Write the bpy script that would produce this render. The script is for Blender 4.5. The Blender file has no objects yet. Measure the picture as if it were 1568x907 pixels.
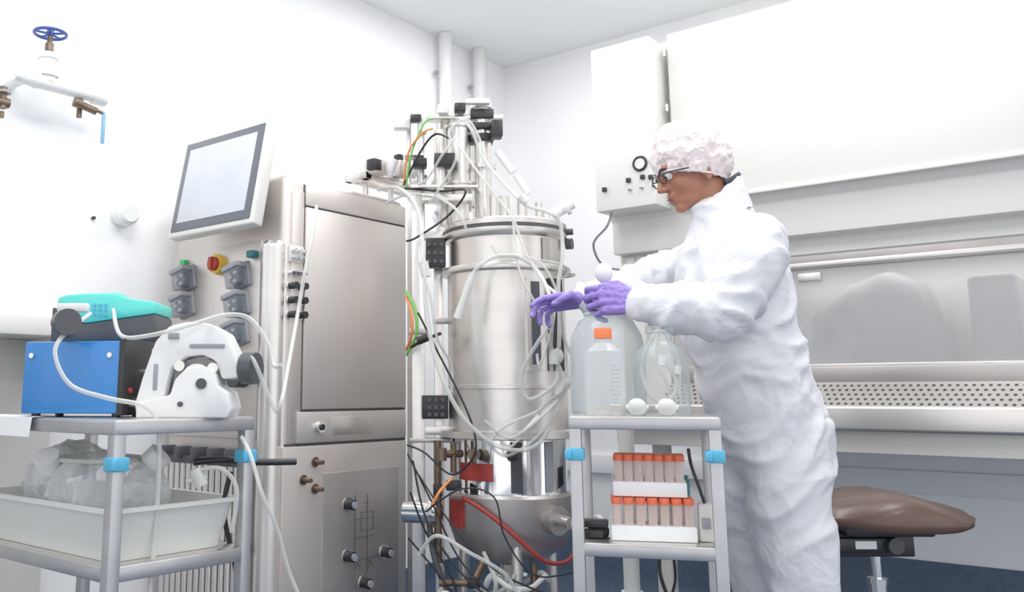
import bpy, bmesh, math, random
from mathutils import Vector, Matrix, noise
random.seed(4)
YAW = math.radians(-49.2)

# ---------------------------------------------------------------- materials
def lin(c):
    return tuple(((v/255)/12.92 if v/255 <= .04045 else ((v/255+.055)/1.055)**2.4) for v in c)
def mat(name, rgb, rough=.5, metal=0, bump=0, bscale=60, var=0, vscale=4, stretch=(1,1,1), alpha=1, trans=0, sss=0, rim=None, emit=0, coat=0, crease=0, cscale=8):
    m = bpy.data.materials.new(name); m.use_nodes = True
    nt = m.node_tree; n = nt.nodes; b = n['Principled BSDF']; L = nt.links
    c = lin(rgb)
    b.inputs['Base Color'].default_value = (*c, 1)
    b.inputs['Roughness'].default_value = rough
    b.inputs['Metallic'].default_value = metal
    b.inputs['Transmission Weight'].default_value = trans
    b.inputs['Alpha'].default_value = alpha
    b.inputs['Coat Weight'].default_value = coat
    if sss:
        b.inputs['Subsurface Weight'].default_value = sss
        b.inputs['Subsurface Radius'].default_value = (.02,.01,.008)
    tc = n.new('ShaderNodeTexCoord'); mp = n.new('ShaderNodeMapping')
    mp.inputs['Scale'].default_value = stretch
    L.new(tc.outputs['Object'], mp.inputs['Vector'])
    if var:
        t = n.new('ShaderNodeTexNoise'); t.inputs['Scale'].default_value = vscale; t.inputs['Detail'].default_value = 4
        L.new(mp.outputs['Vector'], t.inputs['Vector'])
        r = n.new('ShaderNodeMapRange'); r.inputs['From Min'].default_value=.3; r.inputs['From Max'].default_value=.7
        r.inputs['To Min'].default_value = 1-var; r.inputs['To Max'].default_value = 1+var*.3
        L.new(t.outputs['Fac'], r.inputs['Value'])
        h = n.new('ShaderNodeHueSaturation'); h.inputs['Color'].default_value = (*c,1)
        L.new(r.outputs['Result'], h.inputs['Value']); L.new(h.outputs['Color'], b.inputs['Base Color'])
    nrm = None
    if bump:
        t = n.new('ShaderNodeTexNoise'); t.inputs['Scale'].default_value = bscale; t.inputs['Detail'].default_value = 5
        L.new(mp.outputs['Vector'], t.inputs['Vector'])
        bp = n.new('ShaderNodeBump'); bp.inputs['Strength'].default_value = bump; bp.inputs['Distance'].default_value = .01
        L.new(t.outputs['Fac'], bp.inputs['Height']); nrm = bp.outputs['Normal']
    if crease:
        t = n.new('ShaderNodeTexNoise'); t.inputs['Scale'].default_value = cscale; t.inputs['Detail'].default_value = 3; t.inputs['Distortion'].default_value = .8
        L.new(mp.outputs['Vector'], t.inputs['Vector'])
        s = n.new('ShaderNodeMath'); s.operation='SUBTRACT'; s.inputs[1].default_value=.5; L.new(t.outputs['Fac'], s.inputs[0])
        a = n.new('ShaderNodeMath'); a.operation='ABSOLUTE'; L.new(s.outputs[0], a.inputs[0])
        bp = n.new('ShaderNodeBump'); bp.invert=True; bp.inputs['Strength'].default_value = crease; bp.inputs['Distance'].default_value = .04
        L.new(a.outputs[0], bp.inputs['Height'])
        if nrm: L.new(nrm, bp.inputs['Normal'])
        nrm = bp.outputs['Normal']
    if nrm: L.new(nrm, b.inputs['Normal'])
    if rim:
        lw = n.new('ShaderNodeLayerWeight'); lw.inputs['Blend'].default_value = .35
        r = n.new('ShaderNodeMapRange'); r.inputs['To Min'].default_value = rim[0]; r.inputs['To Max'].default_value = rim[1]
        L.new(lw.outputs['Facing'], r.inputs['Value']); L.new(r.outputs['Result'], b.inputs['Alpha'])
    return m
M = {}
M['wall'] = mat('wall_paint', (249,250,252), .6, bump=.05, bscale=30, var=.02)
M['ceil'] = mat('ceiling_paint', (241,243,245), .7, bump=.03)
M['floor'] = mat('blue_vinyl', (74,94,120), .35, var=.25, vscale=40)
M['skirt'] = mat('blue_vinyl_cove', (80,98,122), .45, var=.2, vscale=50)
M['steel'] = mat('brushed_steel', (226,222,218), .33, 1, bump=.03, bscale=30, stretch=(1,1,12), var=.05, vscale=2)
M['steel2'] = mat('satin_steel_sheet', (220,213,208), .46, .88, bump=.02, bscale=12, var=.06, vscale=1.5)
M['steeld'] = mat('dull_dark_steel', (188,183,180), .42, .88, var=.12, vscale=5)
M['chrome'] = mat('polished_steel', (228,228,230), .12, 1, bump=.01, bscale=3)
M['cart'] = mat('cart_aluminium', (186,187,190), .4, .8, var=.1, vscale=12)
M['white'] = mat('white_plastic', (234,235,235), .35)
M['bsc'] = mat('cabinet_enamel', (229,228,224), .38, bump=.01, bscale=5, coat=.2)
M['offw'] = mat('offwhite_enamel', (221,220,214), .4)
M['black'] = mat('black_plastic', (34,34,38), .4, var=.2)
M['dgrey'] = mat('dark_grey_plastic', (70,72,77), .45)
M['grey'] = mat('grey_plastic', (150,153,160), .4)
M['screen'] = mat('display_glass', (206,211,219), .12, var=.06, vscale=6)
M['bezel'] = mat('display_bezel', (96,100,108), .3)
M['blue'] = mat('blue_enamel', (42,128,206), .35, coat=.3)
M['teal'] = mat('teal_plastic', (92,218,204), .35)
M['dteal'] = mat('dark_teal_plastic', (26,112,112), .4)
M['clamp'] = mat('sky_blue_plastic', (82,180,220), .4)
M['green'] = mat('green_plastic', (60,190,110), .4)
M['yellow'] = mat('yellow_plastic', (230,188,65), .4)
M['red'] = mat('red_rubber', (172,58,52), .45, var=.15, vscale=12)
M['orange'] = mat('orange_plastic', (242,122,68), .4)
M['coral'] = mat('coral_caps', (234,106,70), .4)
M['brass'] = mat('aged_brass', (125,108,92), .45, .8, var=.3, vscale=30)
M['vblue'] = mat('handwheel_blue', (48,78,155), .4)
M['lblue'] = mat('lever_blue', (118,168,204), .4)
M['tube'] = mat('silicone_tubing', (224,225,221), .22, rim=(.45,1))
M['clear'] = mat('clear_plastic', (224,229,232), .08, rim=(.12,.85))
M['cover'] = mat('smoked_clear_cover', (138,145,156), .15, rim=(.35,.85))
M['glass'] = mat('bottle_glass', (184,194,198), .03, rim=(.12,1.0))
M['sash'] = mat('sash_glass', (202,205,209), .04, rim=(.30,.75))
M['milk'] = mat('translucent_poly', (232,234,230), .4, rim=(.7,1))
M['liquid'] = mat('clear_medium', (228,220,205), .1, rim=(.3,.6))
M['film'] = mat('crumpled_film', (231,234,237), .10, crease=.8, cscale=9, rim=(.24,.9))
M['drape'] = mat('plastic_drape', (196,195,192), .35, crease=.3, cscale=3, rim=(.6,1))
M['suit'] = mat('coverall_fabric', (223,224,230), .7, crease=.5, cscale=5.5, stretch=(1,1,1.25), var=.012, vscale=8)
M['net'] = mat('hair_net_fabric', (236,225,224), .85, crease=.22, cscale=9, var=.02, vscale=40)
M['skin'] = mat('face_skin', (166,110,86), .5, sss=.1, bump=.05, bscale=80)
M['lip'] = mat('lips', (138,82,72), .5)
M['eye'] = mat('eye_white', (225,222,218), .2)
M['hair'] = mat('black_hair', (32,28,30), .6, bump=.5, bscale=120)
M['shirt'] = mat('dark_shirt_cloth', (50,54,66), .8, bump=.2)
M['glove'] = mat('nitrile_glove', (146,122,207), .42, crease=.4, cscale=35, var=.12, vscale=20)
M['leather'] = mat('brown_leather', (92,68,58), .4, bump=.12, bscale=60, var=.12, vscale=10, coat=.12)
M['paper'] = mat('printed_paper', (245,246,247), .8)
M['cgreen'] = mat('green_cable', (118,198,90), .4)
M['corange'] = mat('orange_cable', (240,145,80), .4)
M['tubecut'] = mat('tube_rack_clear', (248,228,220), .25, rim=(.30,.9))
def perforated():
    m = mat('perforated_steel', (190,186,182), .4, .8); nt=m.node_tree; n=nt.nodes; L=nt.links
    b=n['Principled BSDF']
    tc=n.new('ShaderNodeTexCoord'); sp=n.new('ShaderNodeSeparateXYZ'); L.new(tc.outputs['Object'], sp.inputs[0])
    def mth(op,a,bv=None):
        x=n.new('ShaderNodeMath'); x.operation=op
        for i,v in enumerate((a,bv)):
            if v is None: continue
            if isinstance(v,(int,float)): x.inputs[i].default_value=v
            else: L.new(v,x.inputs[i])
        return x.outputs[0]
    u=mth('MULTIPLY',sp.outputs['Y'],44); v=mth('MULTIPLY',sp.outputs['Z'],66)
    row=mth('FLOOR',v); off=mth('MULTIPLY',mth('MODULO',row,2),.5)
    fu=mth('SUBTRACT',mth('FRACT',mth('ADD',u,off)),.5); fv=mth('SUBTRACT',mth('FRACT',v),.5)
    d=mth('ADD',mth('MULTIPLY',fu,fu),mth('MULTIPLY',fv,fv)); hole=mth('LESS_THAN',d,.06)
    mx=n.new('ShaderNodeMix'); mx.data_type='RGBA'
    mx.inputs['A'].default_value=(*lin((192,188,184)),1); mx.inputs['B'].default_value=(.03,.028,.028,1)
    L.new(hole,mx.inputs['Factor']); L.new(mx.outputs['Result'],b.inputs['Base Color'])
    L.new(mth('SUBTRACT',.8,mth('MULTIPLY',hole,.8)),b.inputs['Metallic'])
    return m
M['perf']=perforated()

# ---------------------------------------------------------------- builders
SC = bpy.context.scene.collection
def grp(name, loc, rz=0, absolute=False, rot=None):
    e = bpy.data.objects.new(name, None); SC.objects.link(e)
    e.location = loc; e.rotation_euler = rot if rot else (0,0,rz); e.empty_display_size=.1
    e['off'] = list(loc) if absolute else [0,0,0]
    return e
def add(par, name, bm, m, smooth=True, ang=40):
    if par is not None:
        bmesh.ops.translate(bm, verts=bm.verts, vec=-Vector(par['off']))
    bmesh.ops.recalc_face_normals(bm, faces=bm.faces)
    me = bpy.data.meshes.new(name); bm.to_mesh(me); bm.free()
    if smooth:
        me.polygons.foreach_set('use_smooth', [True]*len(me.polygons))
        me.set_sharp_from_angle(angle=math.radians(ang))
    me.materials.append(M[m] if isinstance(m,str) else m)
    o = bpy.data.objects.new(name, me); SC.objects.link(o)
    if par is not None: o.parent = par
    return o
def merge(bm,t):
    me=bpy.data.meshes.new('t'); t.to_mesh(me); t.free(); bm.from_mesh(me); bpy.data.meshes.remove(me)
def bm_box(bm, x, y, z, bev=0, seg=2, rot=None):
    t = bmesh.new()
    bmesh.ops.create_cube(t, size=1)
    c=Vector(((x[0]+x[1])/2,(y[0]+y[1])/2,(z[0]+z[1])/2))
    for v in t.verts:
        v.co = Vector((v.co.x*(x[1]-x[0]), v.co.y*(y[1]-y[0]), v.co.z*(z[1]-z[0])))
    if bev: bmesh.ops.bevel(t, geom=t.edges[:], offset=bev, segments=seg, affect='EDGES', profile=.5)
    mt=Matrix.Translation(c)@(rot.to_4x4() if rot else Matrix())
    bmesh.ops.transform(t,matrix=mt,verts=t.verts)
    merge(bm,t)
def box(par,name,x,y,z,m,bev=.002,seg=2,rot=None):
    bm=bmesh.new(); bm_box(bm,x,y,z,bev,seg,rot); return add(par,name,bm,m)
def boxes(par,name,lst,m,bev=.002):
    bm=bmesh.new()
    for x,y,z in lst: bm_box(bm,x,y,z,bev)
    return add(par,name,bm,m)
def bm_cyl(bm,p1,p2,r1,r2=None,seg=24):
    p1=Vector(p1);p2=Vector(p2); r2=r1 if r2 is None else r2
    d=p2-p1; t=bmesh.new()
    bmesh.ops.create_cone(t,cap_ends=True,segments=seg,radius1=r1,radius2=r2,depth=d.length)
    q=d.to_track_quat('Z','Y').to_matrix().to_4x4()
    bmesh.ops.transform(t,matrix=Matrix.Translation((p1+p2)/2)@q,verts=t.verts)
    merge(bm,t)
def cyl(par,name,p1,p2,r1,m,r2=None,seg=28):
    bm=bmesh.new(); bm_cyl(bm,p1,p2,r1,r2,seg); return add(par,name,bm,m)
def cyls(par,name,lst,m,seg=18):
    bm=bmesh.new()
    for a in lst: bm_cyl(bm,a[0],a[1],a[2],a[3] if len(a)>3 else None,seg)
    return add(par,name,bm,m)
def bm_ell(bm,c,r,rot=None,sub=3):
    t=bmesh.new(); bmesh.ops.create_icosphere(t,subdivisions=sub,radius=1)
    mt=Matrix.Translation(c)@(rot.to_4x4() if rot else Matrix())@Matrix.Diagonal((*(r if hasattr(r,'__len__') else (r,r,r)),1))
    bmesh.ops.transform(t,matrix=mt,verts=t.verts); merge(bm,t)
def ell(par,name,c,r,m,sub=3):
    bm=bmesh.new(); bm_ell(bm,c,r,None,sub); return add(par,name,bm,m,ang=80)
def bm_lathe(bm,prof,c=(0,0),seg=48):
    rings=[]
    for r,z in prof:
        if r<1e-5: rings.append([bm.verts.new((c[0],c[1],z))])
        else: rings.append([bm.verts.new((c[0]+r*math.cos(2*math.pi*i/seg),c[1]+r*math.sin(2*math.pi*i/seg),z)) for i in range(seg)])
    for a,b in zip(rings,rings[1:]):
        for i in range(seg):
            j=(i+1)%seg
            if len(a)==1 and len(b)==1: continue
            if len(a)==1: bm.faces.new((a[0],b[i],b[j]))
            elif len(b)==1: bm.faces.new((a[i],a[j],b[0]))
            else: bm.faces.new((a[i],a[j],b[j],b[i]))
def lathe(par,name,prof,c,m,seg=56,ang=35):
    bm=bmesh.new(); bm_lathe(bm,prof,c,seg); return add(par,name,bm,m,ang=ang)
def catmull(pts,n=8,closed=False):
    P=[Vector(p) for p in pts]; out=[]
    N=len(P); rng=range(N if closed else N-1)
    for i in rng:
        if closed: p0,p1,p2,p3=P[i-1],P[i],P[(i+1)%N],P[(i+2)%N]
        else: p0=P[max(i-1,0)];p1=P[i];p2=P[i+1];p3=P[min(i+2,N-1)]
        for k in range(n):
            t=k/n
            out.append(.5*((2*p1)+(p2-p0)*t+(2*p0-5*p1+4*p2-p3)*t*t+(3*p1-p0-3*p2+p3)*t**3))
    if not closed: out.append(P[-1].copy())
    return out
def bm_sweep(bm,pts,r,seg=8,closed=False,n=8,smooth=True):
    P=catmull(pts,n,closed) if smooth else [Vector(p) for p in pts]
    N=len(P); up=None; rings=[]
    for i,p in enumerate(P):
        if closed: t=(P[(i+1)%N]-P[i-1])
        else: t=P[min(i+1,N-1)]-P[max(i-1,0)]
        if t.length<1e-9: t=Vector((0,0,1))
        t.normalize()
        if up is None: up=t.orthogonal().normalized()
        up=(up-t*up.dot(t))
        up = up.normalized() if up.length>1e-6 else t.orthogonal().normalized()
        s=t.cross(up)
        rings.append([bm.verts.new(p+(up*math.cos(2*math.pi*k/seg)+s*math.sin(2*math.pi*k/seg))*r) for k in range(seg)])
    M_=N if closed else N-1; sh=0
    if closed:
        a=rings[-1]; b=rings[0]
        sh=min(range(seg),key=lambda s_: (a[0].co-b[s_].co).length)
    for i in range(M_):
        a=rings[i]; b=rings[(i+1)%N]
        o=sh if closed and i==N-1 else 0
        for k in range(seg):
            bm.faces.new((a[k],a[(k+1)%seg],b[(k+1+o)%seg],b[(k+o)%seg]))
    if not closed:
        bm.faces.new(rings[0]); bm.faces.new(rings[-1])
def tube(par,name,pts,r,m,closed=False,seg=10,n=8,smooth=True):
    bm=bmesh.new(); bm_sweep(bm,pts,r,seg,closed,n,smooth); return add(par,name,bm,m,ang=70)
def tubes(par,name,lst,m,seg=8):
    bm=bmesh.new()
    for pts,r in lst: bm_sweep(bm,pts,r,seg)
    return add(par,name,bm,m,ang=70)
def ring(c,r,axis='z',n=20,ry=None):
    ry=ry or r; out=[]
    for i in range(n):
        a=2*math.pi*i/n; u,v=r*math.cos(a),ry*math.sin(a)
        out.append({'z':(c[0]+u,c[1]+v,c[2]),'x':(c[0],c[1]+u,c[2]+v),'y':(c[0]+u,c[1],c[2]+v)}[axis])
    return out
def prism(par,name,poly,axis,a,b,m,bev=0):
    bm=bmesh.new()
    def P(u,v,w): return {'y':(u,w,v),'x':(w,u,v),'z':(u,v,w)}[axis]
    A=[bm.verts.new(P(u,v,a)) for u,v in poly]; B=[bm.verts.new(P(u,v,b)) for u,v in poly]
    bm.faces.new(A); bm.faces.new(B[::-1])
    n=len(poly)
    for i in range(n): bm.faces.new((A[i],A[(i+1)%n],B[(i+1)%n],B[i]))
    bmesh.ops.recalc_face_normals(bm,faces=bm.faces)
    if bev: bmesh.ops.bevel(bm,geom=bm.edges[:],offset=bev,segments=2,affect='EDGES',profile=.5)
    return add(par,name,bm,m,ang=30)
def bm_cap(bm,p1,r1,p2,r2,seg=20):
    bm_ell(bm,p1,r1,None,3); bm_ell(bm,p2,r2,None,3)
    bm_cyl(bm,p1,p2,r1,r2,seg)
def bm_loft(bm,rings,seg=28):
    R=[[bm.verts.new((cx+rx*math.cos(2*math.pi*k/seg),cy+ry*math.sin(2*math.pi*k/seg),z)) for k in range(seg)] for cx,cy,z,rx,ry in rings]
    for a,b in zip(R,R[1:]):
        for k in range(seg): bm.faces.new((a[k],a[(k+1)%seg],b[(k+1)%seg],b[k]))
    bm.faces.new(R[0][::-1]); bm.faces.new(R[-1])
def fuse(bm,voxel,smooth=3):
    bmesh.ops.recalc_face_normals(bm,faces=bm.faces)
    me=bpy.data.meshes.new('tmp'); bm.to_mesh(me); bm.free()
    o=bpy.data.objects.new('tmp',me); SC.objects.link(o)
    md=o.modifiers.new('r','REMESH'); md.mode='VOXEL'; md.voxel_size=voxel
    dg=bpy.context.evaluated_depsgraph_get(); dg.update()
    nm=bpy.data.meshes.new_from_object(o.evaluated_get(dg))
    out=bmesh.new(); out.from_mesh(nm)
    bpy.data.objects.remove(o); bpy.data.meshes.remove(me); bpy.data.meshes.remove(nm)
    for _ in range(smooth):
        bmesh.ops.smooth_vert(out,verts=out.verts,factor=.5,use_axis_x=True,use_axis_y=True,use_axis_z=True)
    out.normal_update()
    return out
def ridge(q): return 1-2*abs(noise.noise(q))
def elev(cx,s):
    """elevation-drawing units about an object's own vertical axis -> local metres"""
    return lambda u,v,d=0: ((u-cx)*s, d, 1+(600-v)*s)

# ---------------------------------------------------------------- room
XR, YL, CEIL = 4.2, 2.85, 2.87
def slab(name,x,y,z,m): return box(None,name,x,y,z,m,0)
slab('floor',(-2.5,XR+.1),(-3,YL+.1),(-.1,0),'floor')
slab('ceiling',(-2.5,XR+.1),(-3,YL+.1),(CEIL,CEIL+.1),'ceil')
slab('wall_left',(-2.5,XR+.1),(YL,YL+.1),(0,CEIL),'wall')
slab('wall_right',(XR,XR+.1),(-3,YL),(0,CEIL),'wall')
prism(None,'baseboard_right',[(XR-.001,0),(XR-.06,.0),(XR-.025,.05),(XR-.012,.12),(XR-.012,.34),(XR-.001,.34)],'y',-3,YL-.02,'skirt')
prism(None,'baseboard_left',[(YL-.001,0),(YL-.06,.0),(YL-.025,.05),(YL-.012,.12),(YL-.012,.2),(YL-.001,.2)],'x',-2.5,XR-.02,'skirt')
box(None,'trim_1',(XR-.03,XR-.001),(-3,YL-.06),(.60,.69),'wall',.004)

# ---------------------------------------------------------------- biosafety cabinet
g=grp('biosafety_cabinet',(3.7,.6,0),absolute=True)
Y0,Y1=-.55,1.76
box(g,'upper_body',(3.36,4.15),(Y0,Y1),(1.56,2.42),'bsc',.006)
box(g,'front_panel',(3.30,3.36),(Y0,1.455),(1.727,2.425),'bsc',.006)
box(g,'control_box',(3.2,3.36),(1.485,1.745),(1.713,2.40),'bsc',.008)
cyls(g,'panel_hinges',[((3.29,1.463,1.80),(3.29,1.463,1.84),.006),((3.29,1.463,2.33),(3.29,1.463,2.37),.006),((3.29,1.463,2.1),(3.29,1.463,2.13),.006)],'steel')
box(g,'panel_bottom_trim',(3.292,3.31),(Y0,1.455),(1.722,1.734),'offw',.002)
prism(g,'lower_fascia',[(3.34,1.727),(3.44,1.56),(3.44,1.50),(3.48,1.48),(3.6,1.48),(3.6,1.727)],'y',Y0,Y1,'bsc')
box(g,'sash_header',(3.45,3.5),(-.45,1.56),(1.445,1.51),'steeld',.003)
boxes(g,'side_cheeks',[((3.42,4.15),(1.56,Y1),(.88,1.6)),((3.42,4.15),(Y0,-.45),(.88,1.6))],'bsc',.005)
box(g,'interior_back',(4.02,4.1),(-.45,1.56),(.9,1.56),'steel2',.002)
box(g,'work_surface',(3.46,4.02),(-.45,1.56),(.93,.97),'steel',.003)
bm=bmesh.new(); bm_box(bm,(3.455,3.461),(-.45,1.56),(1.09,1.46)); add(g,'sash_glass',bm,'sash')
boxes(g,'sash_frame',[((3.448,3.47),(-.45,1.56),(1.452,1.47)),((3.448,3.47),(-.45,1.56),(1.085,1.10))],'steel')
box(g,'sash_handle',(3.43,3.45),(.38,.5),(1.086,1.098),'steel')
boxes(g,'sash_clips',[((3.44,3.455),(.98,1.06),(1.40,1.43)),((3.44,3.455),(1.15,1.2),(1.40,1.43))],'steel')
prism(g,'air_grille',[(3.30,.955),(3.42,1.035),(3.44,1.035),(3.44,.93),(3.30,.93)],'y',-.45,1.56,'perf')
box(g,'sill_panel',(3.42,3.47),(-.45,1.56),(1.03,1.09),'steeld',.003)
box(g,'front_rail',(3.27,3.33),(Y0,Y1),(.872,.957),'steel',.012,4)
box(g,'base_body',(3.33,4.15),(Y0,Y1),(.80,.93),'offw',.004)
boxes(g,'stand_legs',[((3.55,3.61),(Y1-.1,Y1-.04),(0,.8)),((4.05,4.11),(Y1-.1,Y1-.04),(0,.8)),((3.55,3.61),(Y0+.04,Y0+.1),(0,.8)),((4.05,4.11),(Y0+.04,Y0+.1),(0,.8))],'offw',.004)
tube(g,'gauge_ring',ring((3.194,1.543,1.882),.026,'x'),.0055,'black',closed=True)
cyl(g,'gauge_face',(3.2,1.543,1.882),(3.192,1.543,1.882),.023,'offw')
boxes(g,'buttons',[((3.185,3.2),(yy-.008,yy+.008),(zz-.009,zz+.009)) for yy,zz in ((1.700,1.80),(1.594,1.822),(1.534,1.826),(1.500,1.82))],'black')
boxes(g,'button_caps',[((3.18,3.2),(1.485+i*.05,1.495+i*.05),(1.78,1.787)) for i in range(3)],'grey')
tube(g,'power_cord',[(3.25,1.70,1.72),(3.24,1.72,1.66),(3.27,1.80,1.60),(3.34,1.80,1.52),(3.40,1.74,1.50)],.005,'grey')
boxes(g,'sockets',[((3.405,3.42),(1.60+i*.045,1.635+i*.045),(1.515,1.55)) for i in range(3)],'white')
box(g,'socket_plate',(3.412,3.425),(1.57,1.75),(1.49,1.575),'offw',.003)
boxes(g,'lower_switches',[((3.40,3.42),(1.61,1.70),(1.36,1.44)),((3.40,3.42),(1.61,1.64),(1.26,1.3))],'grey')
bm=bmesh.new()
bm_ell(bm,(3.76,.90,1.12),(.16,.25,.29),None,5)
bm_ell(bm,(3.76,.82,1.27),(.13,.15,.17),None,5)
bm_ell(bm,(3.76,1.06,1.08),(.15,.2,.2),None,5)
bm=fuse(bm,.015,9)
for v in bm.verts:
    v.co+=v.normal*(.014*ridge(Vector((v.co.x*7,v.co.y*8,v.co.z*3))))
    if v.co.z<.972: v.co.z=.972
add(g,'draped_cover',bm,'drape',ang=90)
box(g,'inner_box',(3.7,3.9),(.42,.57),(.97,1.41),'drape',.02,3)

# ---------------------------------------------------------------- bioreactor control cabinet
g=grp('bioreactor_control_cabinet',(2.24,2.45,0),absolute=True)
X0,X1,YF,YB=1.937,2.54,2.193,2.80
box(g,'cabinet_body',(X0,X1),(YF,YB),(.06,1.715),'steel2',.028,5)
box(g,'corner_strip',(X0+.03,X0+.082),(YF-.006,YF+.01),(.84,1.66),'steel2',.002)
box(g,'door',(X0+.087,X1-.006),(YF-.012,YF+.01),(.945,1.612),'steel2',.004)
box(g,'top_fascia',(X0+.087,X1-.006),(YF-.010,YF+.01),(1.618,1.69),'steel2',.004)
box(g,'middle_band',(X0+.065,X1-.006),(YF-.012,YF+.01),(.838,.938),'steel2',.004)
box(g,'lower_panel',(X0+.005,X1-.006),(YF-.012,YF+.01),(.07,.83),'steel2',.004)
boxes(g,'seams',[((X0+.087,X1),(YF-.002,YF),(.938,.946)),((X0+.02,X1),(YF-.002,YF),(.830,.838)),((X0+.082,X0+.087),(YF-.002,YF),(.94,1.69)),((X0+.087,X1),(YF-.002,YF),(1.612,1.619))],'dgrey',0)
box(g,'service_plate',(X0+.18,X1-.05),(YF-.015,YF),(.1,.74),'steeld',.003)
cyl(g,'corner_column',(X0+.004,YF+.048,.05),(X0+.004,YF+.048,1.478),.043,'steel',seg=40)
lathe(g,'column_cap',[(0,1.492),(.03,1.490),(.043,1.478),(.043,1.47)],(X0+.004,YF+.048),'chrome')
L=[];K=[]
for zz in (1.342,1.295,1.248):
    for xx in (.03,.072):
        K.append(((X0+xx,YF,zz),(X0+xx,YF-.035,zz),.0115)); L.append(((X0+xx,YF,zz),(X0+xx,YF-.008,zz),.016))
cyls(g,'knobs',K,'black'); cyls(g,'knob_collars',L,'chrome')
cyls(g,'upper_fittings',[((X0+a,YF,z),(X0+a,YF-.03,z),.007) for a in (.03,.05,.072) for z in (1.457,1.435,1.385)],'chrome')
box(g,'fitting_plate',(X0+.02,X0+.08),(YF-.01,YF),(1.42,1.475),'offw')
box(g,'toggle',(X0+.02,X0+.08),(YF-.03,YF-.02),(1.378,1.388),'dgrey')
cyl(g,'latch',(X0+.157,YF,.888),(X0+.157,YF-.03,.888),.018,'chrome')
cyl(g,'latch_core',(X0+.157,YF-.02,.888),(X0+.157,YF-.035,.888),.010,'black')
box(g,'label_window',(X0+.22,X0+.42),(YF-.014,YF-.01),(.86,.92),'steel',.002)
kn=[(.295,.632),(.295,.467),(.478,.457),(.374,.372)]
cyls(g,'valve_knobs',[((X0+a,YF,z),(X0+a,YF-.045,z),.017) for a,z in kn],'black')
cyls(g,'valve_collars',[((X0+a,YF,z),(X0+a,YF-.018,z),.024) for a,z in kn],'chrome')
cyls(g,'valve_tips',[((X0+a,YF-.045,z),(X0+a,YF-.052,z),.012) for a,z in kn],'grey')
cyls(g,'hose_ports',[((X0+a,YF,z),(X0+a,YF-.05,z),.010,.007) for a,z in ((.145,.778),(.094,.725),(.145,.694))]+[((X0+a,YF,z),(X0+a,YF-.016,z),.016) for a,z in ((.145,.778),(.094,.725),(.145,.694))],'brass')
tubes(g,'piping_diagram',[([(X0+a,YF-.0160,z1),(X0+b,YF-.0160,z2)],.0010) for a,z1,b,z2 in
 ((.33,.66,.33,.42),(.39,.66,.39,.40),(.33,.58,.42,.58),(.33,.52,.42,.52),(.33,.45,.45,.45),(.36,.60,.42,.60),(.36,.54,.36,.60),(.42,.54,.42,.60),(.36,.54,.42,.54),(.33,.42,.36,.45),(.36,.42,.33,.45),(.39,.42,.42,.45),(.42,.42,.39,.45),(.37,.63,.40,.63),(.37,.39,.40,.42))],'dgrey',4)
box(g,'panel_plate',(X0-.012,X0+.01),(YF+.10,YB-.02),(.85,1.50),'steel2',.003)
def ypos(w): return YF+w
pumps=[(.189,1.385),(.189,1.29),(.189,1.195),(.49,1.40),(.49,1.306)]
RX=Matrix.Rotation(math.radians(-14),3,'X')
for i,(w,z) in enumerate(pumps):
    y=ypos(w); s=.043
    def rb(nm,x,dy,dz,m,bev=.005):
        c=RX@Vector((0,(dy[0]+dy[1])/2,(dz[0]+dz[1])/2)); hy=(dy[1]-dy[0])/2; hz=(dz[1]-dz[0])/2
        box(g,nm,x,(y+c.y-hy,y+c.y+hy),(z+c.z-hz,z+c.z+hz),m,bev,2,RX)
    rb('pump_base_%d'%(i+1),(X0-.024,X0-.01),(-s,s),(-s,s),'grey',.006)
    rb('pump_cover_%d'%(i+1),(X0-.065,X0-.02),(-s*.88,s*.88),(-s*.95,s*.5),'cover',.008)
    rb('pump_lid_%d'%(i+1),(X0-.07,X0-.015),(-s*.95,s*.95),(s*.45,s*.9),'grey',.006)
    cyl(g,'pump_rotor_%d'%(i+1),(X0-.02,y,z-.006),(X0-.05,y,z-.006),.026,'dgrey')
    cyls(g,'pump_rollers_%d'%(i+1),[((X0-.02,y+.016*math.cos(a),z-.006+.016*math.sin(a)),(X0-.056,y+.016*math.cos(a),z-.006+.016*math.sin(a)),.006) for a in (0,2.1,4.2)],'white')
y=ypos(.314)
cyl(g,'switch_plate',(X0-.01,y,1.436),(X0-.035,y,1.436),.036,'yellow',seg=8)
cyl(g,'main_switch',(X0-.03,y,1.436),(X0-.05,y,1.436),.024,'red')
box(g,'switch_grip',(X0-.06,X0-.045),(y-.007,y+.007),(1.414,1.458),'red')
box(g,'green_button',(X0-.03,X0-.01),(ypos(.50),ypos(.53)),(1.452,1.470),'green',.004)
box(g,'teal_switch',(X0-.04,X0-.01),(ypos(.11),ypos(.145)),(1.44,1.465),'dteal',.006)
cyl(g,'load_port',(X0-.01,ypos(.17),1.06),(X0-.06,ypos(.17),1.06),.045,'dgrey')
box(g,'pipe_header',(X0-.06,X0-.02),(YF+.12,YB-.02),(.765,.79),'dgrey',.004)
boxes(g,'header_collars',[((X0-.075,X0-.02),(YF+.15+i*.09,YF+.18+i*.09),(.78,.82)) for i in range(5)],'dgrey')
cyls(g,'vertical_pipes',[((X0-.03,YF+.13+i*.032,.12),(X0-.03,YF+.13+i*.032,.77),.012) for i in range(14)],'steel')
box(g,'pipe_foot',(X0-.06,X0),(YF+.12,YB-.02),(.50,.53),'dgrey',.004)
cyls(g,'feet',[((a,b,0),(a,b,.07),.03) for a in (X0+.08,X1-.08) for b in (YF+.08,YB-.08)],'black')

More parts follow.
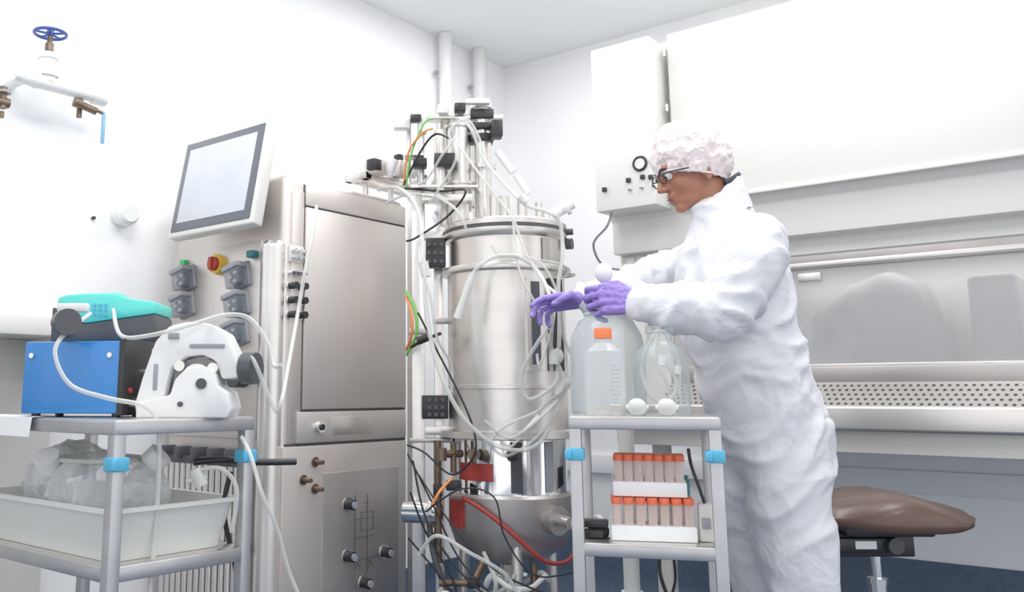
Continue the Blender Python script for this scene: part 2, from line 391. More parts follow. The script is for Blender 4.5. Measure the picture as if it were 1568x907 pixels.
# monitor
g=grp('touchscreen_monitor',(1.795,2.185,1.525),rot=(0,math.radians(10),0))
box(g,'housing',(0,.045),(0,.455),(0,.365),'offw',.008,3)
box(g,'bezel',(-.004,.01),(.016,.439),(.018,.350),'bezel',.004)
box(g,'screen',(-.006,.01),(.046,.409),(.048,.322),'screen',.001)
box(g,'mount_plate',(.045,.06),(.14,.3),(.08,.26),'dgrey',.003)
bm=bmesh.new(); bm_cyl(bm,(.05,.22,.17),(.14,.22,.12),.022); add(g,'mount_arm',bm,'steel')

# ---------------------------------------------------------------- bioreactor vessel
g=grp('bioreactor_vessel',(2.656,1.818,0),YAW)
R=.207
lathe(g,'jacket',[(0,.86),(R,.86),(R,1.405),(R+.004,1.41)],(0,0),'steel')
lathe(g,'flange',[(R,1.405),(R+.022,1.41),(R+.024,1.418),(R+.022,1.428),(R,1.432)],(0,0),'steel')
lathe(g,'upper_shell',[(R-.006,1.43),(R-.006,1.525),(R+.008,1.53),(R+.014,1.54),(R+.014,1.553),(R+.006,1.558),(R+.014,1.566),(R+.014,1.582),(R,1.59),(.10,1.612),(0,1.615)],(0,0),'steel')
lathe(g,'clamp_band',[(R,1.552),(R+.017,1.554),(R+.017,1.562),(R,1.564)],(0,0),'dgrey')
lathe(g,'jacket_ring',[(R,1.01),(R+.010,1.012),(R+.010,1.024),(R,1.026)],(0,0),'steel')
lathe(g,'support_ring',[(R,.845),(R+.03,.85),(R+.03,.872),(R,.876)],(0,0),'steel')
lathe(g,'lower_shell',[(R-.01,.85),(R-.01,.675),(R-.006,.668)],(0,0),'chrome')
lathe(g,'dished_bottom',[(R-.006,.67),(R+.002,.66),(R+.002,.56),(R-.02,.50),(R-.08,.455),(.05,.435),(0,.43)],(0,0),'steeld')
cyl(g,'drain_valve',(0,0,.43),(0,0,.30),.035,'steel'); cyl(g,'drain_flange',(0,0,.38),(0,0,.395),.055,'chrome')
lg=[]
for a in (30,150,270):
    c,s=math.cos(math.radians(a)),math.sin(math.radians(a)); lg.append(((c*.17,s*.17,.60),(c*.19,s*.19,0),.019))
cyls(g,'legs',lg,'steel')
tube(g,'red_gasket',[(-.17,-.15,.66),(-.12,-.19,.635),(-.05,-.222,.585),(.03,-.225,.515),(.09,-.205,.470),(.15,-.16,.46),(.19,-.10,.47),(.21,-.03,.48)],.007,'red')
def curved(name,a0,a1,r,z0,z1,m,th=.004):
    bm=bmesh.new(); n=14; V=[]
    for i in range(n+1):
        a=math.radians(a0+(a1-a0)*i/n); c,s=math.cos(a),math.sin(a)
        V.append([bm.verts.new((c*q,s*q,z)) for q,z in ((r,z0),(r,z1),(r+th,z1),(r+th,z0))])
    for A,B in zip(V,V[1:]):
        for k in range(4): bm.faces.new((A[k],A[(k+1)%4],B[(k+1)%4],B[k]))
    bm.faces.new(V[0]); bm.faces.new(V[-1]); return add(g,name,bm,m)
curved('sight_window_frame',-78,-62,R,1.07,1.38,'steel',.012)
curved('sight_window',-74,-66,R+.009,1.09,1.365,'dgrey',.006)
curved('black_side_window',-54,-36,R+.002,1.07,1.38,'black',.012)
curved('red_band_left',-150,-112,R-.008,.715,.77,'red',.004)
curved('red_band_low',-165,-142,R+.0,.56,.65,'red',.010)
curved('shell_strip',-95,-84,R-.009,.68,.84,'dgrey',.002)  # thin upright dark grey strip on the polished lower shell
curved('shell_strip_side',-60,-50,R-.009,.68,.84,'grey',.002)  # second strip, lighter grey, further round the shell
curved('lid_window_strip',-58,-50,R-.004,1.44,1.52,'steeld',.006)
cyl(g,'manway_ring',(.11,-.165,.595),(.135,-.205,.595),.045,'steeld')
cyl(g,'sample_valve',(.12,-.18,.60),(.16,-.26,.595),.018,'steel')
cyls(g,'sample_valve_bits',[((.15,-.24,.60),(.24,-.26,.59),.011),((.2,-.25,.57),(.2,-.25,.63),.009),((.225,-.255,.575),(.225,-.255,.615),.016)],'chrome')
cyls(g,'valve_spheres',[((.17,-.26,.595),(.19,-.275,.595),.02),((.24,-.25,.60),(.255,-.24,.60),.020)],'offw')
cyls(g,'lower_fittings',[((-.17,-.13,.80),(-.24,-.17,.80),.012),((-.20,-.15,.74),(-.20,-.15,.84),.010),((-.24,-.17,.78),(-.24,-.17,.82),.018),((-.13,-.17,.80),(-.14,-.215,.80),.018),((-.02,-.20,.80),(-.02,-.235,.80),.014),((-.25,-.10,.45),(-.25,-.10,.84),.013),((-.10,-.12,.46),(-.14,-.17,.40),.014),((-.14,-.17,.40),(-.25,-.17,.40),.011),((.06,-.12,.45),(.06,-.14,.36),.012)],'brass')
boxes(g,'lower_valve_bodies',[((-.225,-.175),(-.175,-.13),(.685,.715)),((-.265,-.235),(-.12,-.08),(.66,.70)),((-.16,-.12),(-.19,-.15),(.385,.415)),((.195,.225),(-.12,-.08),(.70,.76)),((-.03,.0),(-.245,-.215),(.785,.815))],'black',.004)
tube(g,'bottom_hose',[(-.03,.0,.34),(-.10,-.10,.30),(-.20,-.14,.34),(-.26,-.12,.46),(-.28,-.10,.58)],.010,'dgrey')
tube(g,'braided_line',[(.06,-.14,.36),(.12,-.18,.28),(.2,-.16,.30),(.24,-.1,.42),(.23,-.08,.6),(.215,-.1,.72)],.006,'steeld')
boxes(g,'support_post',[((-.335,-.29),(-.03,.03),(0,1.64)),((-.255,-.225),(.0,.03),(0,1.58)),((-.335,-.2),(-.02,.02),(.855,.885)),((-.335,-.2),(-.02,.02),(1.54,1.57))],'steel')
boxes(g,'vent_blocks',[((-.285,-.215),(-.05,.0),(1.435,1.54)),((-.30,-.21),(-.05,.0),(.91,.99))],'black',.004)
boxes(g,'post_clamps',[((-.345,-.28),(-.04,.04),(1.20,1.22)),((-.26,-.2),(-.01,.03),(1.24,1.26)),((-.345,-.2),(-.035,.035),(.83,.845))],'steeld',.003)
cyls(g,'block_holes',[((-.275+i*.022,-.05,z),(-.275+i*.022,-.056,z),.007) for i in range(3) for z in (1.455,1.485,1.515,.925,.95,.975)],'dgrey')
cyls(g,'side_stub',[((-.36,-.06,.605),(-.25,-.10,.605),.035),((-.27,-.09,.605),(-.255,-.1,.605),.045)],'chrome')
cyls(g,'lid_bolts',[((.185*math.cos(a*.785),.185*math.sin(a*.785),1.59),(.185*math.cos(a*.785),.185*math.sin(a*.785),1.615),.012) for a in range(8)],'chrome')
cyls(g,'condenser',[((-.16,0,1.60),(-.16,0,1.96),.042),((-.16,0,1.955),(-.16,0,1.965),.052),((-.16,0,1.74),(-.16,0,1.75),.052),((-.16,0,1.96),(-.16,0,2.01),.018)],'steel')
cyls(g,'agitator_column',[((-.075,0,1.60),(-.075,0,1.90),.032),((-.075,0,1.80),(-.075,0,1.815),.048)],'steel')
boxes(g,'agitator_motor',[((-.12,-.035),(-.04,.04),(1.90,1.93)),((-.115,-.04),(-.04,.04),(1.945,1.97)),((-.12,-.035),(-.04,.04),(1.985,2.02))],'black',.005)
cyls(g,'motor_core',[((-.078,0,1.89),(-.078,0,2.04),.03),((-.078,0,2.03),(-.078,0,2.05),.04)],'steel')
box(g,'head_bracket',(-.33,.0),(-.03,.03),(1.985,2.0),'steel',.002)
boxes(g,'head_plates',[((-.34,-.10),(-.08,-.02),(1.715,1.725)),((-.30,-.12),(-.09,-.03),(1.665,1.69)),((-.36,-.29),(-.05,.02),(1.84,1.85))],'steel',.002)
cyls(g,'head_posts',[((-.30,0,1.58),(-.30,0,2.0),.013),((-.345,.03,1.75),(-.345,.03,2.0),.01),((-.21,.05,1.60),(-.21,.05,2.02),.024),((-.235,-.06,1.70),(-.235,-.06,1.93),.020)],'steel')
boxes(g,'white_valves',[((-.40,-.34),(-.03,.02),(1.95,1.99)),((-.24,-.2),(-.05,.0),(2.0,2.035)),((-.14,-.05),(-.07,-.04),(2.03,2.05)),((-.31,-.28),(-.05,0),(1.93,2.02))],'white',.005)
boxes(g,'black_valves',[((-.34,-.30),(-.07,-.03),(1.965,1.99)),((-.18,-.14),(-.08,-.03),(2.0,2.03)),((-.255,-.18),(-.11,-.04),(1.79,1.835)),((-.33,-.28),(-.06,-.0),(1.80,1.83)),((-.05,-.01),(-.10,-.04),(1.90,1.96))],'black',.004)
cyls(g,'port_fittings',[((-.05,-.12,1.60),(-.05,-.12,1.68),.014),((.05,-.1,1.60),(.05,-.1,1.66),.016),((.12,-.03,1.60),(.12,-.03,1.67),.013),((.0,.0,1.60),(.0,.0,1.70),.02),((.08,.08,1.60),(.08,.08,1.69),.015)],'steel')
cyls(g,'inline_filters',[((-.03,-.1,1.84),(.02,-.12,1.76),.013),((.03,-.12,1.75),(.07,-.13,1.68),.012),((.15,-.08,1.61),(.23,-.1,1.655),.020),((.205,-.09,1.64),(.215,-.095,1.645),.030)],'white')
cyls(g,'side_knobs',[((.2,-.05,1.56),(.235,-.06,1.56),.012),((.215,-.03,1.52),(.235,-.04,1.52),.02)],'dgrey')
tube(g,'lift_ring',ring((.19,.0,1.412),.055,'z'),.005,'steel',closed=True)

g=grp('valve_manifold',(2.6,2.23,0),absolute=True)
boxes(g,'rails',[((2.30,3.0),(2.17,2.20),(1.76,1.785)),((2.30,3.0),(2.26,2.28),(1.76,1.785)),((2.30,2.33),(2.17,2.28),(1.76,1.785)),((2.97,3.0),(2.17,2.28),(1.76,1.785)),((2.62,2.66),(2.2,2.25),(.0,1.77))],'steel')
cyls(g,'standoffs',[((2.36,2.23,1.712),(2.36,2.23,1.77),.012),((2.5,2.23,1.712),(2.5,2.23,1.77),.012)],'steel')
boxes(g,'solenoids',[((2.31,2.37),(2.13,2.19),(1.775,1.83)),((2.44,2.5),(2.13,2.2),(1.79,1.85)),((2.56,2.61),(2.14,2.19),(1.77,1.80)),((2.7,2.76),(2.13,2.2),(1.78,1.83))],'steel2',.005)
boxes(g,'solenoid_caps',[((2.29,2.33),(2.12,2.16),(1.785,1.825)),((2.46,2.485),(2.15,2.18),(1.85,1.88)),((2.57,2.6),(2.13,2.16),(1.8,1.82)),((2.85,2.9),(2.14,2.2),(1.785,1.84))],'black',.004)
cyls(g,'white_connectors',[((2.40,2.15,1.78),(2.40,2.12,1.84),.014),((2.53,2.15,1.8),(2.53,2.11,1.85),.014),((2.65,2.15,1.78),(2.65,2.12,1.82),.012)],'white')

# process tubing
g=grp('process_tubing',(2.491,1.704,0),YAW)
E=elev(775,.00218)
T=lambda lst,d0=0: [E(*p) if len(p)==3 else E(p[0],p[1],d0) for p in lst]
r=.0064
tubes(g,'silicone_tubes',[
 (T([(575,262,.25),(610,275,.1),(640,320,0),(648,400,-.05),(652,480,-.06),(668,560,-.08),(700,630,-.1),(745,672,-.1),(790,682,-.1),(822,662,-.1),(835,610,-.1),(832,540,-.12),(828,480,-.22),(820,430,-.12),(795,403,-.1),(760,398,-.08),(735,410,-.08),(722,425,-.07)]),r*1.1),
 (T([(700,185,.1),(706,165,.05),(725,190,0),(742,235,0),(765,275,-.05),(800,320,-.1),(835,335,-.12),(853,350,-.1),(855,400,-.1),(848,440,-.1),(846,500,-.12),(842,560,-.12),(835,590,-.12),(800,610,-.1),(790,580,-.1),(800,550,-.12),(828,505,-.16)]),r),
 (T([(705,200,.1),(735,260,0),(765,310,-.05),(785,345,-.08),(800,395,-.1),(822,440,-.14),(838,470,-.22),(850,520,-.14),(866,560,-.1),(850,600,-.1),(810,640,-.12),(770,665,-.1),(735,640,-.1)]),r*.8),
 (T([(590,290,.2),(625,285,.1),(670,290,.1),(700,320,0),(715,350,0)]),r*.8),
 (T([(660,300,.1),(700,240,0),(690,195,0),(720,175,0),(745,230,0),(748,300,0)]),r*.7),
 (T([(610,260,.2),(650,265,.1),(680,230,0),(705,195,0)]),r*.7),
 (T([(648,400,-.05),(650,430,-.08),(660,470,-.08),(668,520,-.06),(690,560,0),(690,600,0)]),r*.7),
 (T([(840,450,-.14),(835,500,-.14),(815,560,-.14),(812,545,-.12)]),r*.7),
 (T([(752,380,-.05),(765,395,-.06),(800,400,-.1),(830,420,-.1),(850,470,-.1),(855,520,-.1),(858,580,-.1)]),r*.7),
 (T([(776,395,-.05),(860,408,-.03),(872,418,.1)]),r*.5),
 (T([(785,340,-.05),(790,420,-.1),(815,480,-.12),(835,540,-.12),(850,590,-.12),(820,620,-.1),(790,660,-.1),(770,680,-.1)]),r*.7),
 (T([(852,590,-.1),(815,625,-.1),(765,648,-.1),(745,672,-.09),(765,690,-.09),(800,672,-.1),(835,635,-.1),(855,592,-.1)]),r*.75),
],'tube')
cyls(g,'tube_connectors',[(E(648,405,-.05),E(652,428,-.05),.016),(E(838,540,-.12),E(836,560,-.12),.016),(E(858,583,-.1),E(840,605,-.1),.015),(E(803,318,-.1),E(795,308,-.1),.015),(E(716,437,-.075),E(706,470,-.07),.011),(E(815,635,-.1),E(790,660,-.1),.010)],'milk')
ell(g,'syringe_filter',E(842,548,-.12),(.019,.012,.025),'milk')
cyl(g,'addition_port',E(722,425,-.08),E(698,492,-.07),.011,'milk',r2=.014)
tubes(g,'black_cables',[
 (T([(618,265,.15),(645,215,.1),(668,192,.05),(690,205,0)]),.004),(T([(620,270,.15),(680,280,.1),(715,290,0),(690,320,.1),(640,355,.1),(622,362,.1)]),.004),
 (T([(640,480,0),(670,540,0),(700,600,-.02),(720,650,-.04),(722,690,-.04),(690,720,0),(650,690,.05),(624,680,.1)]),.0035),
 (T([(624,690,0),(660,760,0),(700,840,0),(760,900,-.05)]),.003),(T([(628,745,0),(650,800,0),(690,870,0),(700,920,0)]),.0035),
 (T([(625,810,0),(660,850,0),(700,900,0)]),.0035),(T([(640,720,0),(690,790,-.08),(740,840,-.12),(800,870,-.12),(870,890,-.1)]),.0030),
 (T([(650,770,-.05),(700,735,-.12),(745,745,-.14),(760,800,-.14),(800,850,-.14),(866,845,-.12)]),.0028),
 (T([(632,700,0),(655,790,-.05),(720,870,-.1),(800,905,-.1)]),.0035),
 (T([(870,820,-.1),(866,860,-.1),(880,890,0)]),.004),(T([(630,530,.1),(650,520,.05),(676,510,.05)]),.006)],'black',6)
tubes(g,'signal_cables_green',[(T([(622,268,.15),(630,220,.1),(650,175,.05),(665,165,.05)]),.0035),(T([(622,440,.15),(636,470,.1),(638,510,.1),(622,542,.15)]),.005)],'cgreen',6)
tubes(g,'signal_cables_orange',[(T([(618,262,.15),(626,215,.1),(648,190,.05),(665,182,.05)]),.0035),(T([(622,448,.15),(630,475,.1),(631,510,.1),(622,534,.15)]),.005),(T([(660,760,-.05),(672,740,-.05),(690,725,0)]),.005)],'corange',6)
cyls(g,'cable_junctions',[(E(640,522,.06),E(655,516,.05),.014)],'black')
ring_pts=lambda c,rr,n=10:[(c[0]+rr*math.cos(2*math.pi*i/n),c[1]+rr*.8*math.sin(2*math.pi*i/n),c[2]+.02*math.sin(i*2.3)) for i in range(n)]
for i,(cx,cy,rr) in enumerate(((-.03,-.05,.12),(-.1,.0,.14),(.02,.02,.10))):
    tube(g,'coiled_hose_%d'%(i+1),ring_pts((cx,cy,.33+.04*i),rr),.008,'milk',closed=True)
tubes(g,'hanging_hoses',[(T([(735,830,0),(750,870,-.05),(735,900,0),(690,910,0)]),.007),(T([(780,860,0),(770,890,0),(790,915,0)]),.006),(T([(640,830,-.05),(665,800,-.1),(710,820,-.14),(760,850,-.14),(775,890,-.12),(740,925,-.1)]),.006)],'tube')
g=grp('plastic_waste_bag',(2.36,1.62,0),YAW)
bm=bmesh.new()
bm_ell(bm,(0,0,.14),(.17,.13,.14),None,4); bm_ell(bm,(-.08,.0,.20),(.12,.11,.10),None,4); bm_ell(bm,(.10,.0,.20),(.11,.10,.09),None,4)
bm=fuse(bm,.012,3)
for v in bm.verts:
    v.co+=v.normal*(.018*ridge(v.co*11))
    if v.co.z<.003: v.co.z=.003
add(g,'film',bm,'film',ang=60)

# ---------------------------------------------------------------- utility pipes in corner
for i,(x,yb) in enumerate(((3.56,2.79),(3.86,2.79))):
    g=grp('utility_pipe',(x,yb,0))
    cyl(g,'riser',(0,0,.25),(0,0,CEIL-.002),.034,'white')
    cyls(g,'brackets',[((0,-.0,z),(0,.055,z),.012) for z in (1.0,1.9,2.65)],'white')
    cyls(g,'bracket_knobs',[((-.05,.03,z),(-.036,.03,z),.012) for z in (2.65,1.9)],'grey')
    lathe(g,'collars',[(.034,2.2),(.039,2.205),(.039,2.24),(.034,2.245)],(0,0),'white')

# ---------------------------------------------------------------- wall valve
g=grp('wall_valve_pipe',(1.43,2.74,2.0),absolute=True)
yp=2.74; zz=2.002
cyls(g,'insulated_pipe',[((1.29,yp,zz),(1.555,yp,zz),.025),((1.265,yp,zz),(1.29,yp,zz),.020),((1.54,yp,zz),(1.585,yp,zz),.031),((1.33,yp,zz),(1.345,yp,zz),.028),((1.30,yp,zz),(1.30,YL,zz),.020)],'white')
cyls(g,'bonnet',[((1.375,yp,zz),(1.375,yp,zz+.085),.028),((1.375,yp,zz+.08),(1.375,yp,zz+.105),.032,.018),((1.375,yp,zz+.02),(1.375,yp,zz+.035),.036)],'white')
cyls(g,'stem',[((1.375,yp,zz+.10),(1.375,yp,zz+.175),.009),((1.375,yp,zz+.11),(1.375,yp,zz+.135),.014)],'brass')
tube(g,'handwheel_rim',ring((1.375,yp,zz+.17),.050,'z'),.0055,'vblue',closed=True)
cyls(g,'handwheel_spokes',[((1.375,yp,zz+.17),(1.375+.048*math.cos(a),yp+.048*math.sin(a),zz+.17),.004) for a in (.4,1.66,2.9,4.17,5.4)]+[((1.375,yp,zz+.162),(1.375,yp,zz+.182),.012)],'vblue')
cyls(g,'ball_valve',[((1.48,yp-.02,zz-.05),(1.54,yp-.03,zz-.065),.013),((1.495,yp,zz-.02),(1.495,yp,zz-.09),.009),((1.465,yp-.015,zz-.045),(1.49,yp-.02,zz-.05),.017)],'brass')
boxes(g,'lever',[((1.555,1.569),(yp-.045,yp-.038),(zz-.175,zz-.065))],'lblue',.003)
cyl(g,'lever_neck',(1.54,yp-.03,zz-.06),(1.560,yp-.042,zz-.07),.006,'brass')
dx,dz=1.235,1.9
cyls(g,'drain_body',[((dx,yp,dz-.02),(dx,yp,dz+.05),.012),((dx-.02,yp,dz),(dx+.02,yp,dz),.016),((dx,yp,dz-.03),(dx,yp,dz-.05),.008),((dx,yp,dz+.045),(dx,YL,dz+.045),.010)],'brass')
cyl(g,'drain_flange',(dx,yp,dz+.03),(dx,yp,dz+.037),.024,'grey')
g=grp('wall_boss',(1.74,2.85,1.63))
cyls(g,'cap',[((0,-.05,0),(0,0,0),.045),((0,-.065,0),(0,-.05,0),.034,.044)],'white')
cyl(g,'screw',(-.11,-.012,-.03),(-.11,0,-.03),.006,'black')
g=grp('wall_ledge',(.5,2.72,0),absolute=True)
box(g,'top',(-1.5,1.50),(2.56,2.849),(1.165,1.225),'bsc',.006)
box(g,'back_panel',(-1.5,1.50),(2.80,2.849),(.3,1.165),'offw',.003)
boxes(g,'brackets',[((.9,.94),(2.60,2.8),(1.02,1.165)),((1.40,1.44),(2.60,2.8),(1.02,1.165))],'offw')
tube(g,'wall_cord',[(1.24,2.84,1.6),(1.255,2.83,1.54),(1.26,2.83,1.45),(1.24,2.83,1.38),(1.22,2.84,1.3),(1.22,2.84,1.22)],.006,'grey')

# ---------------------------------------------------------------- carts
def cart(loc,rz,x,y,htop,hlow,clamps):
    g=grp('instrument_cart',loc,rz); t=.028
    legs=[(a,b) for a in (x[0],x[1]-t) for b in (y[0],y[1]-t)]
    boxes(g,'legs',[((a,a+t),(b,b+t),(.07,htop)) for a,b in legs],'cart',.003)
    boxes(g,'top_rails',[((x[0],x[1]),(b,b+t),(htop-t,htop)) for b in (y[0]-.001,y[1]-t+.001)]+[((a,a+t),(y[0],y[1]),(htop-t,htop)) for a in (x[0]-.001,x[1]-t+.001)],'cart',.003)
    box(g,'top_plate',(x[0]+.003,x[1]-.003),(y[0]+.003,y[1]-.003),(htop-.006,htop+.003),'steel',.001)
    boxes(g,'lower_rails',[((x[0]+.002,x[1]-.002),(b,b+t),(hlow-t,hlow)) for b in (y[0]+.001,y[1]-t-.001)]+[((a,a+t),(y[0]+.002,y[1]-.002),(hlow-t,hlow)) for a in (x[0]+.001,x[1]-t-.001)],'cart',.003)
    box(g,'lower_plate',(x[0]+.004,x[1]-.004),(y[0]+.004,y[1]-.004),(hlow-.006,hlow+.002),'steel',.001)
    cyls(g,'caster_wheels',[((a+.002,b+.014,.035),(a+.026,b+.014,.035),.035) for a,b in legs],'dgrey')
    cyls(g,'caster_stems',[((a+.014,b+.014,.06),(a+.014,b+.014,.09),.012) for a,b in legs],'steel')
    boxes(g,'clamps',[((a-.005,a+t+.006),(b-.006,b+t+.004),(htop-.10,htop-.072)) for a,b in clamps]+[((a-.011,a+.006),(b-.011,b-.004),(htop-.098,htop-.075)) for a,b in clamps],'clamp',.003)
    return g
HT,HL=.941,.652
cart((1.035,1.672,0),0,(0,.365),(0,.70),HT,HL,[(0,0),(.365-.028,0)])
CR=math.radians(-15)+YAW
RCX,RCY=1.923,1.1425
cart((RCX,RCY,0),CR,(0,.345),(0,.36),HT,HL,[(0,0),(.345-.028,0)])
def on_right(lx,ly):
    c,s=math.cos(CR),math.sin(CR)
    return (RCX+lx*c-ly*s, RCY+lx*s+ly*c)

# blue controller
g=grp('blue_pump_controller',(1.150,1.982,HT+.003),YAW+math.radians(-10))
box(g,'case',(-.125,.118),(-.075,.08),(.008,.172),'blue',.005)
box(g,'front_face',(.112,.128),(-.078,.083),(.004,.177),'black',.004)
cyls(g,'front_knobs',[((.128,.0,.03),(.145,.0,.03),.012),((.128,-.04,.03),(.14,-.04,.03),.008),((.128,.03,.1),(.14,.03,.1),.01)],'steel')
cyl(g,'red_lamp',(.128,-.05,.06),(.134,-.05,.06),.006,'red')
cyls(g,'case_screws',[((a,-.075,b),(a,-.079,b),.006) for a in (-.105,.09) for b in (.14,)],'steel')
cyls(g,'feet',[((a,b,0),(a,b,.01),.01) for a in (-.1,.1) for b in (-.05,.05)],'black')
g=grp('tube_welder',(1.262,2.06,HT+.003+.178),YAW)
prism(g,'base',[(-.135,0),(.12,0),(.125,.02),(.12,.068),(-.05,.045),(-.09,.05),(-.10,.078),(-.135,.085)],'y',-.08,.08,'dgrey',.004)
prism(g,'lid',[(-.125,.086),(-.098,.078),(-.088,.050),(-.05,.045),(.12,.069),(.120,.098),(.05,.108),(.02,.118),(-.05,.120),(-.10,.116),(-.122,.110)],'y',-.082,.082,'teal',.007)
box(g,'handle',(-.045,.015),(-.03,.03),(.112,.127),'teal',.006)
cyls(g,'keypad',[((-.03+i*.014,-.082,.066+j*.012),(-.03+i*.014,-.086,.066+j*.012),.004) for i in range(3) for j in range(3)],'clamp')
g=grp('hose_end_fitting',(1.094,1.955,HT+.180),YAW)
cyls(g,'knob',[((-.01,-.05,.035),(.01,-.08,.035),.030),((-.01,-.02,.04),(-.01,-.05,.04),.018)],'dgrey')
box(g,'bracket',(-.03,.04),(-.05,-.03),(.060,.080),'white',.004)
box(g,'stand',(-.02,-.0),(-.03,.0),(-.0,.07),'dgrey',.004)
# peristaltic pump
g=grp('peristaltic_pump',(1.288,1.745,HT+.003),YAW)
prism(g,'housing',[(-.125,.0),(-.13,.03),(-.115,.09),(-.09,.17),(-.06,.205),(-.02,.215),(.03,.212),(.07,.19),(.10,.13),(.11,.09),(.065,.085),(.05,.125),(.02,.14),(-.02,.135),(-.05,.11),(-.06,.07),(-.07,.0)],'y',-.05,.06,'white',.006)
prism(g,'base_block',[(-.12,0),(.085,0),(.095,.02),(.085,.055),(.06,.07),(.05,.105),(.025,.115),(-.01,.11),(-.035,.085),(-.045,.05),(-.115,.035)],'y',-.075,.05,'white',.005)
prism(g,'inner_void',[(-.055,.05),(.06,.07),(.055,.12),(.02,.135),(-.02,.13),(-.05,.11)],'y',-.02,.03,'grey')
cyls(g,'rotor',[((.01,-.06,.085),(.01,.0,.085),.035),((.045,-.06,.11),(.045,.0,.11),.012),((-.03,-.06,.115),(-.03,.0,.115),.012)],'steel')
cyls(g,'badge',[((.025,-.075,.075),(.025,-.08,.075),.012),((-.02,-.075,.03),(-.02,-.08,.03),.006)],'dgrey')
boxes(g,'slots',[((-.06,-.035),(-.053,-.049),(.175,.19)),((-.09,-.08),(-.053,-.049),(.06,.12)),((-.01,.07),(-.054,-.049),(.155,.165))],'grey')
cyl(g,'side_knob',(.11,-.02,.11),(.14,-.03,.11),.036,'dgrey')
box(g,'lever',(-.10,-.055),(-.04,.03),(.135,.155),'milk',.004)
cyls(g,'feet',[((a,b,0),(a,b,.004),.01) for a in (-.1,.07) for b in (-.04,.03)],'black')
g=grp('transfer_tubing',(1.295,1.685,0),YAW)
E2=elev(290,.00153)
T2=lambda lst:[E2(*p) for p in lst]
tubes(g,'tubes',[
 (T2([(105,470,.12),(140,515,.02),(200,518,-.06),(260,500,-.04),(300,485,.0),(335,490,.02),(365,530,.02),(375,560,.0),(388,560,-.02)]),.0050),
 (T2([(85,480,.05),(68,520,-.05),(68,550,-.08),(95,590,-.09),(150,608,-.1),(205,620,-.1),(222,650,-.09),(226,720,-.09),(224,800,-.09),(222,900,-.1),(222,1000,-.1)]),.0050),
 (T2([(412,270,.35),(408,340,.28),(400,400,.25),(392,470,.22),(388,560,.1),(388,610,.0),(378,625,.0),(350,560,-.02),(340,548,-.01)]),.0050),
 (T2([(330,665,0),(350,690,-.05),(370,740,-.08),(390,790,-.05),(405,850,-.02),(430,910,0)]),.0045),
 (T2([(258,715,.0),(300,710,.0),(325,740,0),(320,800,.0)]),.005)],'tube')
cyls(g,'clamp_white',[(E2(262,712,0),E2(275,735,0),.014),(E2(252,728,0),E2(280,722,0),.006)],'milk')
tubes(g,'black_hose',[(T2([(245,706,.1),(290,703,.12),(340,708,.15),(395,710,.2)]),.008),(T2([(303,720,.1),(295,780,.1),(312,860,.12),(320,920,.12)]),.006)],'black')
g=grp('paper_sheet',(1.06,2.0,HT+.005),math.radians(0))
bm=bmesh.new(); V=[[bm.verts.new((x,y,z)) for y in (-.0,.16,.3)] for x,z in ((.02,.0005),(-.005,.0005),(-.035,-.002),(-.04,-.045))]
for a,b in zip(V,V[1:]):
    for k in range(2): bm.faces.new((a[k],a[k+1],b[k+1],b[k]))
add(g,'sheet',bm,'paper')
g=grp('plastic_tub',(1.215,2.0,HL+.003))
def tub_bm(x,y,h,taper,t):
    bm=bmesh.new()
    def rr(x,y,z,r=.03,n=5):
        pts=[]
        for cx,cy,a0 in ((x-r,y-r,0),(-x+r,y-r,90),(-x+r,-y+r,180),(x-r,-y+r,270)):
            for i in range(n): 
                a=math.radians(a0+90*i/(n-1)); pts.append(bm.verts.new((cx+r*math.cos(a),cy+r*math.sin(a),z)))
        return pts
    rings=[rr(x-taper,y-taper,0),rr(x,y,h-.008),rr(x+.012,y+.012,h-.008),rr(x+.012,y+.012,h),rr(x-t,y-t,h),rr(x-taper-t,y-taper-t,.006)]
    for a,b in zip(rings,rings[1:]):
        n=len(a)
        for k in range(n): bm.faces.new((a[k],a[(k+1)%n],b[(k+1)%n],b[k]))
    bm.faces.new(rings[0][::-1]); bm.faces.new(rings[-1])
    return bm
add(g,'tub_shell',tub_bm(.165,.30,.108,.022,.004),'milk',ang=30)
g=grp('bagged_plasticware',(1.20,2.02,HL+.012))
bm=bmesh.new()
for c,r_ in (((0,-.05,.11),(.11,.17,.07)),((.02,.12,.12),(.10,.12,.08)),((-.03,-.15,.10),(.08,.09,.06)),((0,0,.05),(.11,.2,.05))): bm_ell(bm,c,r_,None,4)
bm=fuse(bm,.010,2)
for v in bm.verts: v.co+=v.normal*(.018*ridge(v.co*13)+.006*ridge(v.co*31))
add(g,'film_bag',bm,'film',ang=40)
cyls(g,'bottle_necks',[((.02,-.10,.10),(.06,-.16,.18),.025),((-.06,.05,.10),(-.10,.03,.17),.024),((.03,.13,.13),(.02,.15,.21),.03)],'milk')
cyls(g,'bottle_caps',[((.055,-.15,.17),(.07,-.17,.195),.03),((-.095,.035,.16),(-.115,.02,.19),.03)],'white')
tube(g,'coil',ring((.0,-.02,.18),.09,'z',12,.12),.006,'tube',closed=True)

